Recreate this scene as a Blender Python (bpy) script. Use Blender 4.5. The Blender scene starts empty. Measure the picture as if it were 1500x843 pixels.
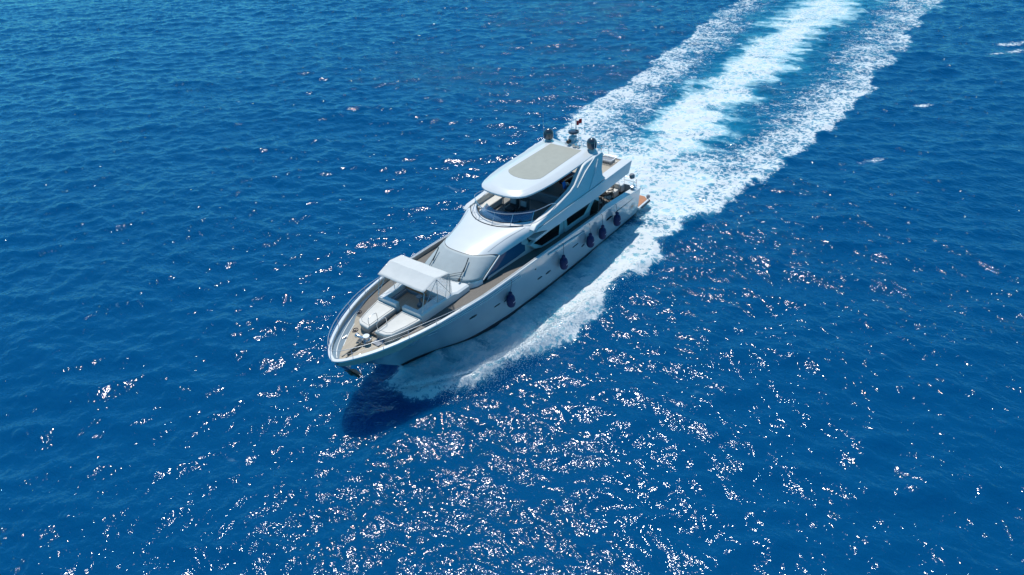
import bpy, bmesh, math, random
import numpy as np
from mathutils import Vector, Matrix
R = math.radians
sc = bpy.context.scene
col = sc.collection
random.seed(7)
rng = np.random.default_rng(11)

# ------------------------------------------------------------------ camera
CP, CYAW, CF, CROLL = R(34.54), R(219.098), 1021.66, -0.07526
cam = bpy.data.cameras.new("camera"); camo = bpy.data.objects.new("camera", cam); col.objects.link(camo)
fw = Vector((math.cos(CYAW)*math.cos(CP), math.sin(CYAW)*math.cos(CP), -math.sin(CP)))
rt = Vector((math.sin(CYAW), -math.cos(CYAW), 0)); up = rt.cross(fw)
r2 = rt*math.cos(CROLL)+up*math.sin(CROLL); u2 = up*math.cos(CROLL)-rt*math.sin(CROLL)
M = Matrix((r2, u2, -fw)).transposed().to_4x4(); M.translation = Vector((28.018, 23.197, 24.691))
camo.matrix_world = M
cam.sensor_width = 36; cam.lens = CF/1500*36; cam.clip_start = .5; cam.clip_end = 20000
sc.camera = camo

# ------------------------------------------------------------------ light
SUN_EL, SUN_AZ = R(65), R(-132.5)          # azimuth from +X towards +Y
w = bpy.data.worlds.new("World"); sc.world = w; w.use_nodes = True
nt = w.node_tree; bg = nt.nodes['Background']; sky = nt.nodes.new('ShaderNodeTexSky')
sky.sky_type = 'NISHITA'; sky.sun_disc = False; sky.sun_elevation = SUN_EL
sky.sun_rotation = math.pi/2-SUN_AZ; sky.air_density = 1.0; sky.dust_density = .1; sky.ozone_density = 3.0
tn = nt.nodes.new('ShaderNodeMix'); tn.data_type = 'RGBA'; tn.blend_type = 'MULTIPLY'; tn.inputs[0].default_value = 1; tn.inputs[7].default_value = (.24, .97, 1.22, 1)
nt.links.new(sky.outputs[0], tn.inputs[6]); nt.links.new(tn.outputs[2], bg.inputs[0]); bg.inputs[1].default_value = .112
sl = bpy.data.lights.new("sun", 'SUN'); sl.energy = 4.2; sl.angle = R(.5); sl.color = (1, .97, .91)
so = bpy.data.objects.new("sun", sl); col.objects.link(so)
sd = Vector((math.cos(SUN_EL)*math.cos(SUN_AZ), math.cos(SUN_EL)*math.sin(SUN_AZ), math.sin(SUN_EL)))
so.rotation_euler = sd.to_track_quat('Z', 'Y').to_euler(); so.location = sd*60
sc.view_settings.view_transform = 'Standard'; sc.view_settings.look = 'None'
sc.view_settings.exposure = 0.0; sc.view_settings.gamma = 1
sc.cycles.use_denoising = True; sc.cycles.sample_clamp_direct = 50; sc.cycles.use_adaptive_sampling = False
sc.cycles.max_bounces = 6; sc.cycles.glossy_bounces = 3; sc.cycles.diffuse_bounces = 3
sc.cycles.sample_clamp_indirect = .6; sc.cycles.caustics_reflective = False; sc.cycles.caustics_refractive = False

# ------------------------------------------------------------------ materials
def mat(name, color, rough=.5, coat=0, metal=0, spec=.5, noise=0, nscale=4, bump=0, bscale=30, alpha=1, trans=0, emis=None):
    m = bpy.data.materials.new(name); m.use_nodes = True
    n = m.node_tree; b = n.nodes['Principled BSDF']
    b.inputs['Base Color'].default_value = (*color, 1); b.inputs['Roughness'].default_value = rough
    b.inputs['Coat Weight'].default_value = coat; b.inputs['Coat Roughness'].default_value = .06
    b.inputs['Metallic'].default_value = metal; b.inputs['Specular IOR Level'].default_value = spec
    b.inputs['Alpha'].default_value = alpha; b.inputs['Transmission Weight'].default_value = trans
    tc = n.nodes.new('ShaderNodeTexCoord')
    if noise:
        t = n.nodes.new('ShaderNodeTexNoise'); t.inputs['Scale'].default_value = nscale; t.inputs['Detail'].default_value = 5
        n.links.new(tc.outputs['Object'], t.inputs['Vector'])
        mr = n.nodes.new('ShaderNodeMapRange'); mr.inputs[1].default_value = .3; mr.inputs[2].default_value = .7
        mr.inputs[3].default_value = 1-noise; mr.inputs[4].default_value = 1+noise
        n.links.new(t.outputs[0], mr.inputs[0])
        mx = n.nodes.new('ShaderNodeVectorMath'); mx.operation = 'SCALE'; mx.inputs[0].default_value = color
        n.links.new(mr.outputs[0], mx.inputs['Scale']); n.links.new(mx.outputs[0], b.inputs['Base Color'])
    if bump:
        t = n.nodes.new('ShaderNodeTexNoise'); t.inputs['Scale'].default_value = bscale; t.inputs['Detail'].default_value = 4
        n.links.new(tc.outputs['Object'], t.inputs['Vector'])
        bp = n.nodes.new('ShaderNodeBump'); bp.inputs['Strength'].default_value = 1; bp.inputs['Distance'].default_value = bump
        n.links.new(t.outputs[0], bp.inputs['Height']); n.links.new(bp.outputs[0], b.inputs['Normal'])
    return m

def teak(name, base, line, plank=.07, along='X', rough=.7):
    m = mat(name, base, rough); n = m.node_tree; b = n.nodes['Principled BSDF']
    tc = n.nodes.new('ShaderNodeTexCoord'); sp = n.nodes.new('ShaderNodeSeparateXYZ'); n.links.new(tc.outputs['Object'], sp.inputs[0])
    d = n.nodes.new('ShaderNodeMath'); d.operation = 'DIVIDE'; d.inputs[1].default_value = plank
    n.links.new(sp.outputs['Y' if along == 'X' else 'X'], d.inputs[0])
    fr = n.nodes.new('ShaderNodeMath'); fr.operation = 'FRACT'; n.links.new(d.outputs[0], fr.inputs[0])
    lt = n.nodes.new('ShaderNodeMath'); lt.operation = 'LESS_THAN'; lt.inputs[1].default_value = .12; n.links.new(fr.outputs[0], lt.inputs[0])
    t = n.nodes.new('ShaderNodeTexNoise'); t.inputs['Scale'].default_value = 2.2; t.inputs['Detail'].default_value = 6
    mp = n.nodes.new('ShaderNodeMapping'); mp.inputs['Scale'].default_value = (1, 5, 1) if along == 'X' else (5, 1, 1)
    n.links.new(tc.outputs['Object'], mp.inputs[0]); n.links.new(mp.outputs[0], t.inputs['Vector'])
    cr = n.nodes.new('ShaderNodeMix'); cr.data_type = 'RGBA'
    cr.inputs[6].default_value = (*[c*.72 for c in base], 1); cr.inputs[7].default_value = (*[min(1, c*1.22) for c in base], 1)
    n.links.new(t.outputs[0], cr.inputs[0])
    c2 = n.nodes.new('ShaderNodeMix'); c2.data_type = 'RGBA'; c2.inputs[7].default_value = (*line, 1)
    n.links.new(lt.outputs[0], c2.inputs[0]); n.links.new(cr.outputs[2], c2.inputs[6]); n.links.new(c2.outputs[2], b.inputs['Base Color'])
    return m

GEL = mat('white_gelcoat', (.66, .675, .665), .3, coat=.5, noise=.025, nscale=1.3)
HULLM = mat('pearl_hull_paint', (.30, .385, .44), .18, coat=1, metal=.0, noise=.04, nscale=.8)
SOFTW = mat('off_white_cushion', (.64, .62, .57), .85, noise=.04, nscale=3, bump=.01, bscale=5)
CANV = mat('white_canvas', (.74, .75, .73), .8, noise=.03, nscale=2, bump=.02, bscale=2.2)
_n = CANV.node_tree; _b = _n.nodes['Principled BSDF']; _t = _n.nodes.new('ShaderNodeBsdfTranslucent'); _t.inputs[0].default_value = (.8, .78, .72, 1)
_m = _n.nodes.new('ShaderNodeMixShader'); _m.inputs[0].default_value = .25
_n.links.new(_b.outputs[0], _m.inputs[1]); _n.links.new(_t.outputs[0], _m.inputs[2]); _n.links.new(_m.outputs[0], _n.nodes['Material Output'].inputs[0])
COVER = mat('grey_mesh_cover', (.38, .43, .44), .75, noise=.05, nscale=2, bump=.008, bscale=4)
PANEL = mat('olive_beige_panel', (.33, .335, .285), .7, noise=.04, nscale=3, bump=.003, bscale=8)
BLK = mat('black_glass', (.006, .007, .009), .08, coat=.4)
BLUEG = mat('blue_side_glass', (.02, .11, .22), .10, coat=.8)
BLKP = mat('black_plastic', (.02, .021, .024), .35, noise=.2)
SEATD = mat('dark_upholstery', (.03, .032, .04), .6, noise=.2)
GREY = mat('grey_fabric', (.24, .26, .29), .8, noise=.08)
DOMEM = mat('dark_grey_dome', (.035, .045, .06), .22, coat=.8)
RAILM = mat('brushed_rail_steel', (.40, .42, .44), .45, metal=.3)
STEEL = mat('stainless_steel', (.6, .62, .64), .35, metal=1)
WOOD = mat('varnished_wood', (.50, .19, .08), .35, coat=.5, noise=.2, nscale=6)
NAVY = mat('navy_fender_cover', (.008, .018, .085), .8, noise=.25, nscale=8, bump=.01, bscale=14)
BOOT = mat('boot_top_black', (.012, .014, .018), .4)
ANCH = mat('galvanised_anchor', (.06, .075, .07), .55, noise=.3)
RED = mat('red_flag_cloth', (.55, .012, .02), .8)
BLUEC = mat('blue_cloth', (.05, .22, .62), .8)
ROPE = mat('dark_rope', (.02, .025, .05), .8)
MAROON = mat('maroon_cushion', (.12, .02, .025), .8)
TINT = mat('tinted_acrylic', (.10, .22, .38), .05, coat=.6, alpha=.62)
CLEAR = mat('clear_vinyl', (.5, .52, .52), .12, alpha=.15)
TEAKL = teak('bleached_teak', (.44, .385, .30), (.2, .17, .14))
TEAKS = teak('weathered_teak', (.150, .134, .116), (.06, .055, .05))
TEAKP = teak('oiled_teak', (.46, .19, .085), (.10, .06, .04), along='Y')
WICK = mat('dark_wicker', (.035, .028, .022), .7, bump=.01, bscale=60)

# ------------------------------------------------------------------ helpers
def link(name, me, parent=None):
    o = bpy.data.objects.new(name, me); col.objects.link(o)
    if parent: o.parent = parent
    return o
def tag(o, label=None, cat=None, group=None, kind=None):
    if label: o['label'] = label
    if cat: o['category'] = cat
    if group: o['group'] = group
    if kind: o['kind'] = kind
    return o
def empty(name, loc, rz=0):
    o = bpy.data.objects.new(name, None); col.objects.link(o); o.location = loc; o.rotation_euler = (0, 0, rz); o.empty_display_size = .3
    return o
class MB:
    def __init__(s): s.v = []; s.f = []
    def add(s, v, f):
        n = len(s.v); s.v += [tuple(map(float, p)) for p in v]; s.f += [tuple(i+n for i in q) for q in f]; return s
    def box(s, c, d, rz=0, ry=0, rx=0, taper=1):
        m = Matrix.Rotation(rz, 3, 'Z') @ Matrix.Rotation(ry, 3, 'Y') @ Matrix.Rotation(rx, 3, 'X')
        v = []
        for z in (-1, 1):
            k = taper if z > 0 else 1
            for x, y in ((-1, -1), (1, -1), (1, 1), (-1, 1)):
                v.append(Vector(c)+m @ Vector((x*k*d[0]/2, y*k*d[1]/2, z*d[2]/2)))
        return s.add(v, [(0, 3, 2, 1), (4, 5, 6, 7), (0, 1, 5, 4), (1, 2, 6, 5), (2, 3, 7, 6), (3, 0, 4, 7)])
    def tube(s, pts, r, n=6, closed=False, smooth=0):
        pts = [Vector(p) for p in pts]
        for _ in range(smooth):
            q = [pts[0]]
            for a, b in zip(pts[:-1], pts[1:]): q += [a*.75+b*.25, a*.25+b*.75]
            q.append(pts[-1]); pts = q
        N = len(pts); rings = []; v = []; ref = None
        for i, p in enumerate(pts):
            if closed: t = pts[(i+1) % N]-pts[i-1]
            else: t = pts[min(i+1, N-1)]-pts[max(i-1, 0)]
            t.normalize()
            if ref is None:
                ref = t.orthogonal().normalized()
            else:
                ref = (ref-t*ref.dot(t))
                if ref.length < 1e-5: ref = t.orthogonal()
                ref.normalize()
            b = t.cross(ref); rr = r[i] if isinstance(r, (list, tuple)) else r
            for k in range(n):
                a = 2*math.pi*k/n; v.append(p+(ref*math.cos(a)+b*math.sin(a))*rr)
        f = []
        for i in range(N if closed else N-1):
            j = (i+1) % N
            for k in range(n): f.append((i*n+k, i*n+(k+1) % n, j*n+(k+1) % n, j*n+k))
        if not closed: f += [tuple(range(n))[::-1], tuple((N-1)*n+k for k in range(n))]
        return s.add(v, f)
    def lathe(s, prof, c=(0, 0, 0), n=20, m=None):
        v = []; f = []
        for (r, z) in prof:
            for k in range(n):
                a = 2*math.pi*k/n; p = Vector((r*math.cos(a), r*math.sin(a), z))
                if m: p = m @ p
                v.append(p+Vector(c))
        for i in range(len(prof)-1):
            for k in range(n): f.append((i*n+k, i*n+(k+1) % n, (i+1)*n+(k+1) % n, (i+1)*n+k))
        f += [tuple(range(n))[::-1], tuple((len(prof)-1)*n+k for k in range(n))]
        return s.add(v, f)
    def loops(s, L, closed=True, cap0=True, cap1=True):
        n = len(L[0]); v = [p for l in L for p in l]; f = []
        for i in range(len(L)-1):
            for k in range(n if closed else n-1): f.append((i*n+k, i*n+(k+1) % n, (i+1)*n+(k+1) % n, (i+1)*n+k))
        if closed and cap0: f.append(tuple(range(n))[::-1])
        if closed and cap1: f.append(tuple((len(L)-1)*n+k for k in range(n)))
        return s.add(v, f)
    def prism(s, poly, off):
        a = [Vector(p) for p in poly]; b = [p+Vector(off) for p in a]
        return s.loops([a, b])
    def build(s, name, m, parent=None, smooth=True, bevel=0, angle=35, solid=0, sub=0, label=None, seg=2):
        me = bpy.data.meshes.new(name); me.from_pydata(s.v, [], s.f); me.update()
        bm = bmesh.new(); bm.from_mesh(me); bmesh.ops.recalc_face_normals(bm, faces=bm.faces); bm.to_mesh(me); bm.free()
        me.materials.append(m); o = link(name, me, parent)
        if sub:
            q = o.modifiers.new('s', 'SUBSURF'); q.levels = sub; q.render_levels = sub
        if solid:
            q = o.modifiers.new('t', 'SOLIDIFY'); q.thickness = solid; q.offset = -1
        if bevel:
            q = o.modifiers.new('b', 'BEVEL'); q.width = bevel; q.segments = seg; q.limit_method = 'ANGLE'; q.angle_limit = R(40)
        if smooth:
            me.polygons.foreach_set('use_smooth', [True]*len(me.polygons))
            bm = bmesh.new(); bm.from_mesh(me)
            for e in bm.edges:
                if len(e.link_faces) == 2 and e.calc_face_angle(0) > R(angle): e.smooth = False
            bm.to_mesh(me); bm.free()
        if label: o['label'] = label
        return o
def itp(x, tab):
    return float(np.interp(x, [a for a, b in tab], [b for a, b in tab]))

# ------------------------------------------------------------------ hull shape data (x forward, y port, z up)
SH = [(-12, 2.93), (-11, 2.99), (-8, 3.05), (-3, 3.1), (0, 3.12), (3, 3.12), (5.5, 3.07), (7.2, 2.94), (8.5, 2.74), (9.8, 2.42), (11, 1.99), (12, 1.5), (12.6, 1.12), (13.0, .80), (13.27, .5), (13.42, .26), (13.5, 0)]
SZ = [(-12, 2.16), (-11.5, 2.24), (-9.5, 2.53), (-7.5, 2.76), (-6, 2.88), (-3.7, 3.0), (-1.5, 3.12), (-.3, 3.25), (2.5, 3.40), (5.5, 3.52), (7, 3.62), (9.2, 3.64), (11.4, 3.58), (12.9, 3.5), (13.5, 3.38)]
WL = [(-12, 2.68), (-7, 2.62), (-3, 2.52), (0, 2.42), (2.5, 2.28), (4.5, 1.98), (5.75, 1.66), (7.4, .72), (8.4, .26), (9.0, .08), (9.3, 0)]
DZ = [(-12, 1.55), (-7.8, 1.55), (-7.6, 1.7), (-7.2, 2.3), (-6, 2.5), (-3, 2.7), (-1, 2.92), (.5, 3.02), (2.5, 3.16), (5, 3.28), (9, 3.3), (10.3, 3.2), (10.8, 3.06), (13.5, 3.02)]
def curve_u(tab, xend, u, k=1.7):
    """half breadth at u in 0..1, stations crowded to the bow"""
    x = -12+(xend+12)*u
    return x, itp(x, tab)
US = [1-(1-i/90)**1.8 for i in range(91)]
yacht = empty('motor_yacht', (0, 0, 0))
tag(yacht, 'long white and grey motor yacht with a flybridge, cruising across deep blue sea', 'yacht')

def smooth_arr(a, n=2):
    a = list(a)
    for _ in range(n):
        a = [a[0]]+[(a[i-1]+2*a[i]+a[i+1])/4 for i in range(1, len(a)-1)]+[a[-1]]
    return a
xs1 = [-12+25.5*u for u in US]
YS = smooth_arr([itp(x, SH) for x in xs1], 3)
# keep the tip blunt
xs0 = [-12+21.3*u for u in US]
YW = smooth_arr([itp(x, WL) for x in xs0], 6); YW[-1] = 0
ZSv = smooth_arr([itp(x, SZ) for x in xs1], 6)
VL = [-.2, -.08, 0, .07, .16, .28, .4, .52, .64, .76, .86, .93, 1.0]
def hull_pt(i, v):
    u = US[i]; vv = max(v, 0)
    xend = 9.3+4.2*vv; x = -12+(xend+12)*u
    bowness = max(0, (u-.5)/.5)
    g = vv**(.62+1.5*bowness)
    y = YW[i]*(1-g)+YS[i]*g
    if v < 0: y *= 1+v*.6; x += v*.8*u
    z = v*ZSv[i]
    return x, y, z
m = MB()
L = []
for v in VL:
    port = [hull_pt(i, v) for i in range(len(US))]
    L.append([p for p in port]+[(x, -y, z) for x, y, z in port[::-1][1:]])
m.loops(L, closed=False)
# transom
n = len(L[0]); tv = [l[0] for l in L]+[l[-1] for l in L][::-1]
m.add(tv, [tuple(range(len(tv)))])
hull = m.build('hull', HULLM, yacht, angle=50)
# boot stripe: thin band 6 mm proud
def band(v0, v1, off, i0, i1, nm, mt, parent=hull, thick=.03, rows=2, sides=(1, -1)):
    b = MB()
    for sgn in sides:
        A = []
        for k in range(rows+1):
            v = v0+(v1-v0)*k/rows
            A.append([Vector((lambda p: (p[0], sgn*(p[1]+off), p[2]))(hull_pt(i, v))) for i in range(i0, i1)])
        top = [Vector((p.x, p.y-sgn*thick, p.z)) for p in A[-1]]; bot = [Vector((p.x, p.y-sgn*thick, p.z)) for p in A[0]]
        b.loops([bot]+A+[top], closed=False)
    return b.build(nm, mt, parent)
band(-.1, .075, .008, 0, 88, 'boot_stripe', BOOT, yacht)
# rub rail: two white mouldings under the gunwale, from the stem aft
for v in (.915, .86):
    b = MB()
    for sgn in (1, -1):
        b.tube([(lambda p: (p[0]+.0, sgn*(p[1]+.012), p[2]))(hull_pt(i, v)) for i in range(34, 91)], .028, 5)
    b.build('rub_rail', GEL, yacht)
for sgn in (1, -1):
    b = MB(); b.tube([(x, sgn*(itp(x, SH)+.0), z) for x, z in ((-.3, 2.98), (-1.5, 2.84), (-3, 2.68), (-4.4, 2.5))], [.05, .06, .05, .015], 6)
    b.build('spray_moulding', GEL, yacht)
    b = MB(); b.tube([(x, sgn*(itp(x, SH)-.075), z) for x, z in ((-8.4, 1.9), (-9.5, 1.86), (-10.8, 1.8), (-11.9, 1.74))], .035, 5)
    b.build('rubbing_strake', BLKP, yacht)

# gunwale cap, inner bulwark, deck
def offset_poly(d):
    P = [Vector((x, y)) for x, y in zip(xs1, YS)]
    P = P+[Vector((p.x, -p.y)) for p in P[::-1][1:]]
    out = []
    for i, p in enumerate(P):
        t = (P[min(i+1, len(P)-1)]-P[max(i-1, 0)]).normalized(); nrm = Vector((t.y, -t.x))
        out.append(p+nrm*(-d(p.x) if callable(d) else -d))
    # nrm points away (port: +y), so minus goes inward
    return P, out
P0, _ = offset_poly(0)
def cw(x): return itp(x, [(-12, .42), (-7.4, .40), (-6.4, .14), (13.5, .15)])
# sheer normals: t runs forward on port => (t.y,-t.x) = (0,-1): inward is +nrm
def inward(d):
    P = P0; out = []
    for i, p in enumerate(P):
        t = (P[min(i+1, len(P)-1)]-P[max(i-1, 0)]).normalized(); nrm = Vector((t.y, -t.x))
        out.append(p+nrm*(d(p.x) if callable(d) else d))
    return out
NP = len(P0)
zs_all = ZSv+ZSv[::-1][1:]
o_out = inward(-.03); o_in = inward(cw)
half = len(xs1)
for i in range(NP):            # never cross the centreline near the stem
    if i < half and o_in[i].y < .02: o_in[i].y = .02
    if i >= half and o_in[i].y > -.02: o_in[i].y = -.02
xin = o_in[half-1].x
for i in range(NP): o_in[i].x = min(o_in[i].x, xin)
m = MB()
A = [Vector((p.x, p.y, z-.05)) for p, z in zip(o_out, zs_all)]
B = [Vector((p.x, p.y, z+.03)) for p, z in zip(o_out, zs_all)]
Cc = [Vector((p.x, p.y, z+.045)) for p, z in zip(o_in, zs_all)]
D = [Vector((p.x, p.y, z-.04)) for p, z in zip(o_in, zs_all)]
m.loops([A, B, Cc, D], closed=False)
m.build('gunwale', GEL, yacht, angle=40)
E1 = [Vector((p.x-(.04 if 0 else 0), p.y, itp(p.x, DZ)-.03)) for p in o_in]
m = MB().loops([D, E1], closed=False)
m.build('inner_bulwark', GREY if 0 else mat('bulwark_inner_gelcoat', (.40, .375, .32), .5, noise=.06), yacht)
# deck sheets split by use
def deck(name, xa, xb, mt, dz=0, inset=0):
    m = MB(); xsr = [xa]+[x for x in xs1 if xa+.02 < x < xb-.02]+[xb]
    xx = [o_in[i].x for i in range(half)]; yy = [o_in[i].y for i in range(half)]
    rows = []
    for x in xsr:
        y = float(np.interp(x, xx, yy))-inset; z = itp(x, DZ)+dz
        rows.append([(x, y*t, z) for t in (-1, -.5, 0, .5, 1)])
    m.loops(rows, closed=False)
    return m.build(name, mt, yacht, smooth=False)
deck('foredeck', 10.2, xin-.01, TEAKL)
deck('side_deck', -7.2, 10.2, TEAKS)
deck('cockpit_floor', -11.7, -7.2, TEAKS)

# ------------------------------------------------------------------ swim platform
m = MB(); m.prism([(-12.0, -2.9, .38), (-13.5, -2.9, .38), (-13.9, -2.5, .38), (-13.9, 2.5, .38), (-13.5, 2.9, .38), (-12.0, 2.9, .38)], (0, 0, .16))
pf = m.build('swim_platform', GEL, yacht, bevel=.03)
m = MB(); m.prism([(-12.05, -2.76, .544), (-13.42, -2.76, .544), (-13.76, -2.42, .544), (-13.76, 2.42, .544), (-13.42, 2.76, .544), (-12.05, 2.76, .544)], (0, 0, .014))
m.build('teak_panel', TEAKP, pf, smooth=False)
m = MB(); m.lathe([(.05, 0), (.13, .03), (.15, .14), (.09, .22), (.02, .24)], (-13.7, 2.72, .56), 12); m.build('platform_light', GREY, pf)
m = MB()
m.tube([(-12.3, 2.95, .42), (-13.55, 2.95, .42), (-13.95, 2.52, .42), (-13.95, -2.52, .42), (-13.55, -2.95, .42), (-12.3, -2.95, .42)], .045, 6); m.build('platform_fender_strip', BLKP, pf)

# transom: coaming, stairs, gate
m = MB(); m.box((-11.75, 0, 1.95), (.46, 3.4, .56)); m.build('transom_coaming', GEL, yacht, bevel=.06)
for s in (1, -1):
    m = MB()
    for k in range(4): m.box((-12.15-.0+.14*k-.1, s*2.1, .75+.27*k-.1), (.34, .72, .27))
    m.build('transom_steps', GEL, yacht, bevel=.02)

# ------------------------------------------------------------------ deck house
foot = [(4.3, 1.93, 3.0), (3.5, 1.93, 2.9), (2.5, 1.92, 2.8), (1, 1.95, 2.7), (-.5, 2.05, 2.5), (-2.5, 2.18, 2.3), (-5, 2.22, 2.2), (-7.5, 2.22, 1.5)]
top = [(2.75, 1.86, 4.12), (2.6, 1.87, 4.14), (1.9, 1.9, 4.2), (.8, 1.95, 4.28), (-.5, 2.05, 4.2), (-2.5, 2.18, 4.1), (-5, 2.22, 4.05), (-7.5, 2.22, 4.05)]
m = MB()
for s in (1, -1):
    m.loops([[(x, s*y, z) for x, y, z in foot], [(x, s*y, z) for x, y, z in top]], closed=False)
m.add([(-7.5, -2.22, 1.5), (-7.5, 2.22, 1.5), (-7.5, 2.22, 4.05), (-7.5, -2.22, 4.05)], [(0, 1, 2, 3)])
def sect(xc, xe, wd, e, h, n=2.6, k=40, px=2.2):
    out = []
    for i in range(k+1):
        a = math.pi*(i/k)-math.pi/2; t = math.sin(a); sg = 1 if t >= 0 else -1
        T = sg*abs(t)**(2/n); z = e+(h-e)*abs(math.cos(a))**(2/n)
        out.append((xc+(xe-xc)*abs(T)**px, wd*T, z))
    return out
# apron below the windscreen
BC = [(5.55, 0, 3.70), (5.5, .6, 3.70), (5.38, 1.2, 3.69), (5.1, 1.66, 3.66), (4.7, 1.88, 3.6), (4.3, 1.94, 3.5)]
_r0 = [p for p in sect(4.0, 2.70, 1.90, 4.09, 4.53, px=3.0) if p[1] >= -1e-6]
TC = [(float(np.interp(y, [p[1] for p in _r0], [p[0] for p in _r0]))+.02, y, float(np.interp(y, [p[1] for p in _r0], [p[2] for p in _r0]))-.015) for y in (0, .5, .95, 1.35, 1.68, 1.88)]
bc = [(x, -y, z) for x, y, z in BC[::-1]]+BC[1:]; tcu = [(x, -y, z) for x, y, z in TC[::-1]]+TC[1:]
m.loops([[(x+.12, y*1.02, 3.0) for x, y, z in bc], [(x+.06, y*1.01, z-.03) for x, y, z in bc], [(x-.05, y*.99, z) for x, y, z in bc]], closed=False)
house = m.build('deckhouse', GEL, yacht, angle=45)

# windscreen cover (slightly bulged sheet) over the glass
def ruled(A, B, nseg, bulge=0, off=0):
    rows = []
    for k in range(nseg+1):
        t = k/nseg; row = []
        for a, b in zip(A, B):
            p = Vector(a).lerp(Vector(b), t); p += Vector((.62, 0, .78))*(bulge*math.sin(math.pi*t)+off)
            row.append(p)
        rows.append(row)
    return rows
m = MB(); m.loops(ruled(bc, tcu, 6, .03), closed=False)
m.build('windscreen', BLK, yacht)
def dens(C, k=4):
    out = []
    P = [Vector(p) for p in C]
    for a, b, c, d in zip([P[0]]+P[:-2], P[:-1], P[1:], P[2:]+[P[-1]]):
        for j in range(k):
            t = j/k; out.append(.5*((2*b)+(c-a)*t+(2*a-5*b+4*c-d)*t*t+(3*b-a-3*c+d)*t**3))
    return out+[P[-1]]
m = MB(); m.loops(ruled(dens(bc), dens(tcu), 10, .035, .03), closed=False)
cov = m.build('windscreen_cover', COVER, yacht, solid=.01)
for s in (1, -1):   # pillar strip at the corner
    m = MB(); m.tube([(4.34, s*1.965, 3.46), (3.6, s*1.955, 3.80), (2.72, s*1.92, 4.16)], .045, 6); m.build('pillar', GEL, yacht)
# wipers
for yb, yt, xs_ in ((-1.05, -1.2, 0), (1.2, .98, 0)):
    m = MB()
    m.tube([(5.42, yb, 3.86), (4.72, (yb+yt)/2, 4.25)], .022, 5); m.tube([(5.0, yb*.99, 4.10), (4.25, yt, 4.52)], .03, 5)
    m.box((5.42, yb, 3.84), (.12, .1, .1)); m.build('wiper', BLKP, yacht)
m = MB(); m.tube([(5.60, .1, 3.80), (5.2, .8, 4.0), (5.05, 1.15, 4.1)], .012, 4); m.tube([(5.58, .25, 3.78), (5.32, .8, 3.93), (5.15, 1.2, 4.05)], .012, 4)
m.build('wiper', BLKP, yacht)

# side windows
def side_panel(name, pts, mt, thick=.02, bevel=0, parent=yacht, lab=None):
    for s in (1, -1):
        m = MB(); m.prism([(x, s*y, z) for x, y, z in pts], (0, s*thick, 0)); m.build(name, mt, parent, smooth=False, bevel=bevel, label=lab)
def wy(x): return itp(x, [(-7.5, 2.22), (-5, 2.22), (-2.5, 2.18), (-.5, 2.05), (1, 1.95), (2.5, 1.92), (4.3, 1.93)])
m = None
for s in (1, -1):
    m = MB(); bot = [(4.15, 3.42), (3.3, 3.36), (2.3, 3.3), (1.3, 3.26), (.45, 3.3)]; tp = [(4.0, 3.52), (2.75, 4.1), (1.9, 4.17), (1.2, 4.22), (.40, 4.22)]
    m.loops([[(x, s*(wy(x)+.012), z) for x, z in bot], [(x, s*(min(wy(x), 1.95)+.012), z) for x, z in tp]], closed=False)
    m.build('side_window', BLUEG, yacht, smooth=False, solid=.006, label='blue tinted forward side window')
side_panel('saloon_window', [(.34, 2.035, 4.20), (.10, 2.035, 3.70), (-.9, 2.09, 3.80), (-1.15, 2.09, 4.08)], BLK, .03)
# bulged window frames (body of the saloon side) and the two long windows
for s in (1, -1):
    m = MB()
    prof = [(.35, 3.66), (-.1, 3.2), (-.75, 2.95), (-1.8, 2.8), (-2.75, 2.74), (-2.9, 2.9), (-2.95, 3.9), (-1.6, 3.92), (-.6, 3.84)]
    m.loops([[(x, s*1.98, z) for x, z in prof], [(x, s*2.22, z) for x, z in prof], [(x*.96-.05, s*2.30, z*.97+.1) for x, z in prof]], cap0=False)
    m.build('window_surround', GEL, yacht, bevel=.02)
    m = MB()
    prof = [(-3.25, 3.9), (-3.35, 2.7), (-5.4, 2.62), (-6.15, 2.95), (-6.6, 3.9)]
    m.loops([[(x, s*2.1, z) for x, z in prof], [(x, s*2.26, z) for x, z in prof], [(x*.985-.06, s*2.31, z*.97+.1) for x, z in prof]], cap0=False)
    m.build('window_surround', GEL, yacht, bevel=.02)
side_panel('saloon_window', [(.02, 2.325, 3.66), (-.78, 2.325, 3.12), (-2.56, 2.325, 2.96), (-2.70, 2.325, 3.62), (-1.6, 2.325, 3.72)], BLK, .012)
side_panel('saloon_window', [(-3.49, 2.33, 3.68), (-3.56, 2.33, 3.08), (-5.45, 2.33, 2.98), (-6.18, 2.33, 3.46), (-6.3, 2.33, 3.62)], BLK, .012)
side_panel('saloon_window', [(-6.5, 2.235, 2.95), (-6.3, 2.235, 2.35), (-7.4, 2.235, 2.3), (-7.46, 2.235, 3.0), (-6.95, 2.235, 3.35)], BLK, .012)
m = MB(); m.box((-7.52, 0, 2.75), (.05, 3.4, 2.0)); m.build('saloon_door', BLK, yacht, smooth=False)

# ------------------------------------------------------------------ roof brow loft
keys = [(0, (4.02, 2.70, 1.90, 4.10, 4.545)), (1, (3.3, 2.05, 2.0, 4.16, 4.70)), (2, (2.4, 1.2, 2.18, 4.27, 4.83)), (3, (1.75, .5, 2.42, 4.42, 4.91)), (4, (1.38, -.1, 2.62, 4.60, 4.95))]
rows = []
for j in range(25):
    t = j/24*4; p = [float(np.interp(t, [k[0] for k in keys], [k[1][q] for k in keys])) for q in range(5)]
    rows.append(sect(*p, n=2.6+.15*t, px=3.0-.2*t))
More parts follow.
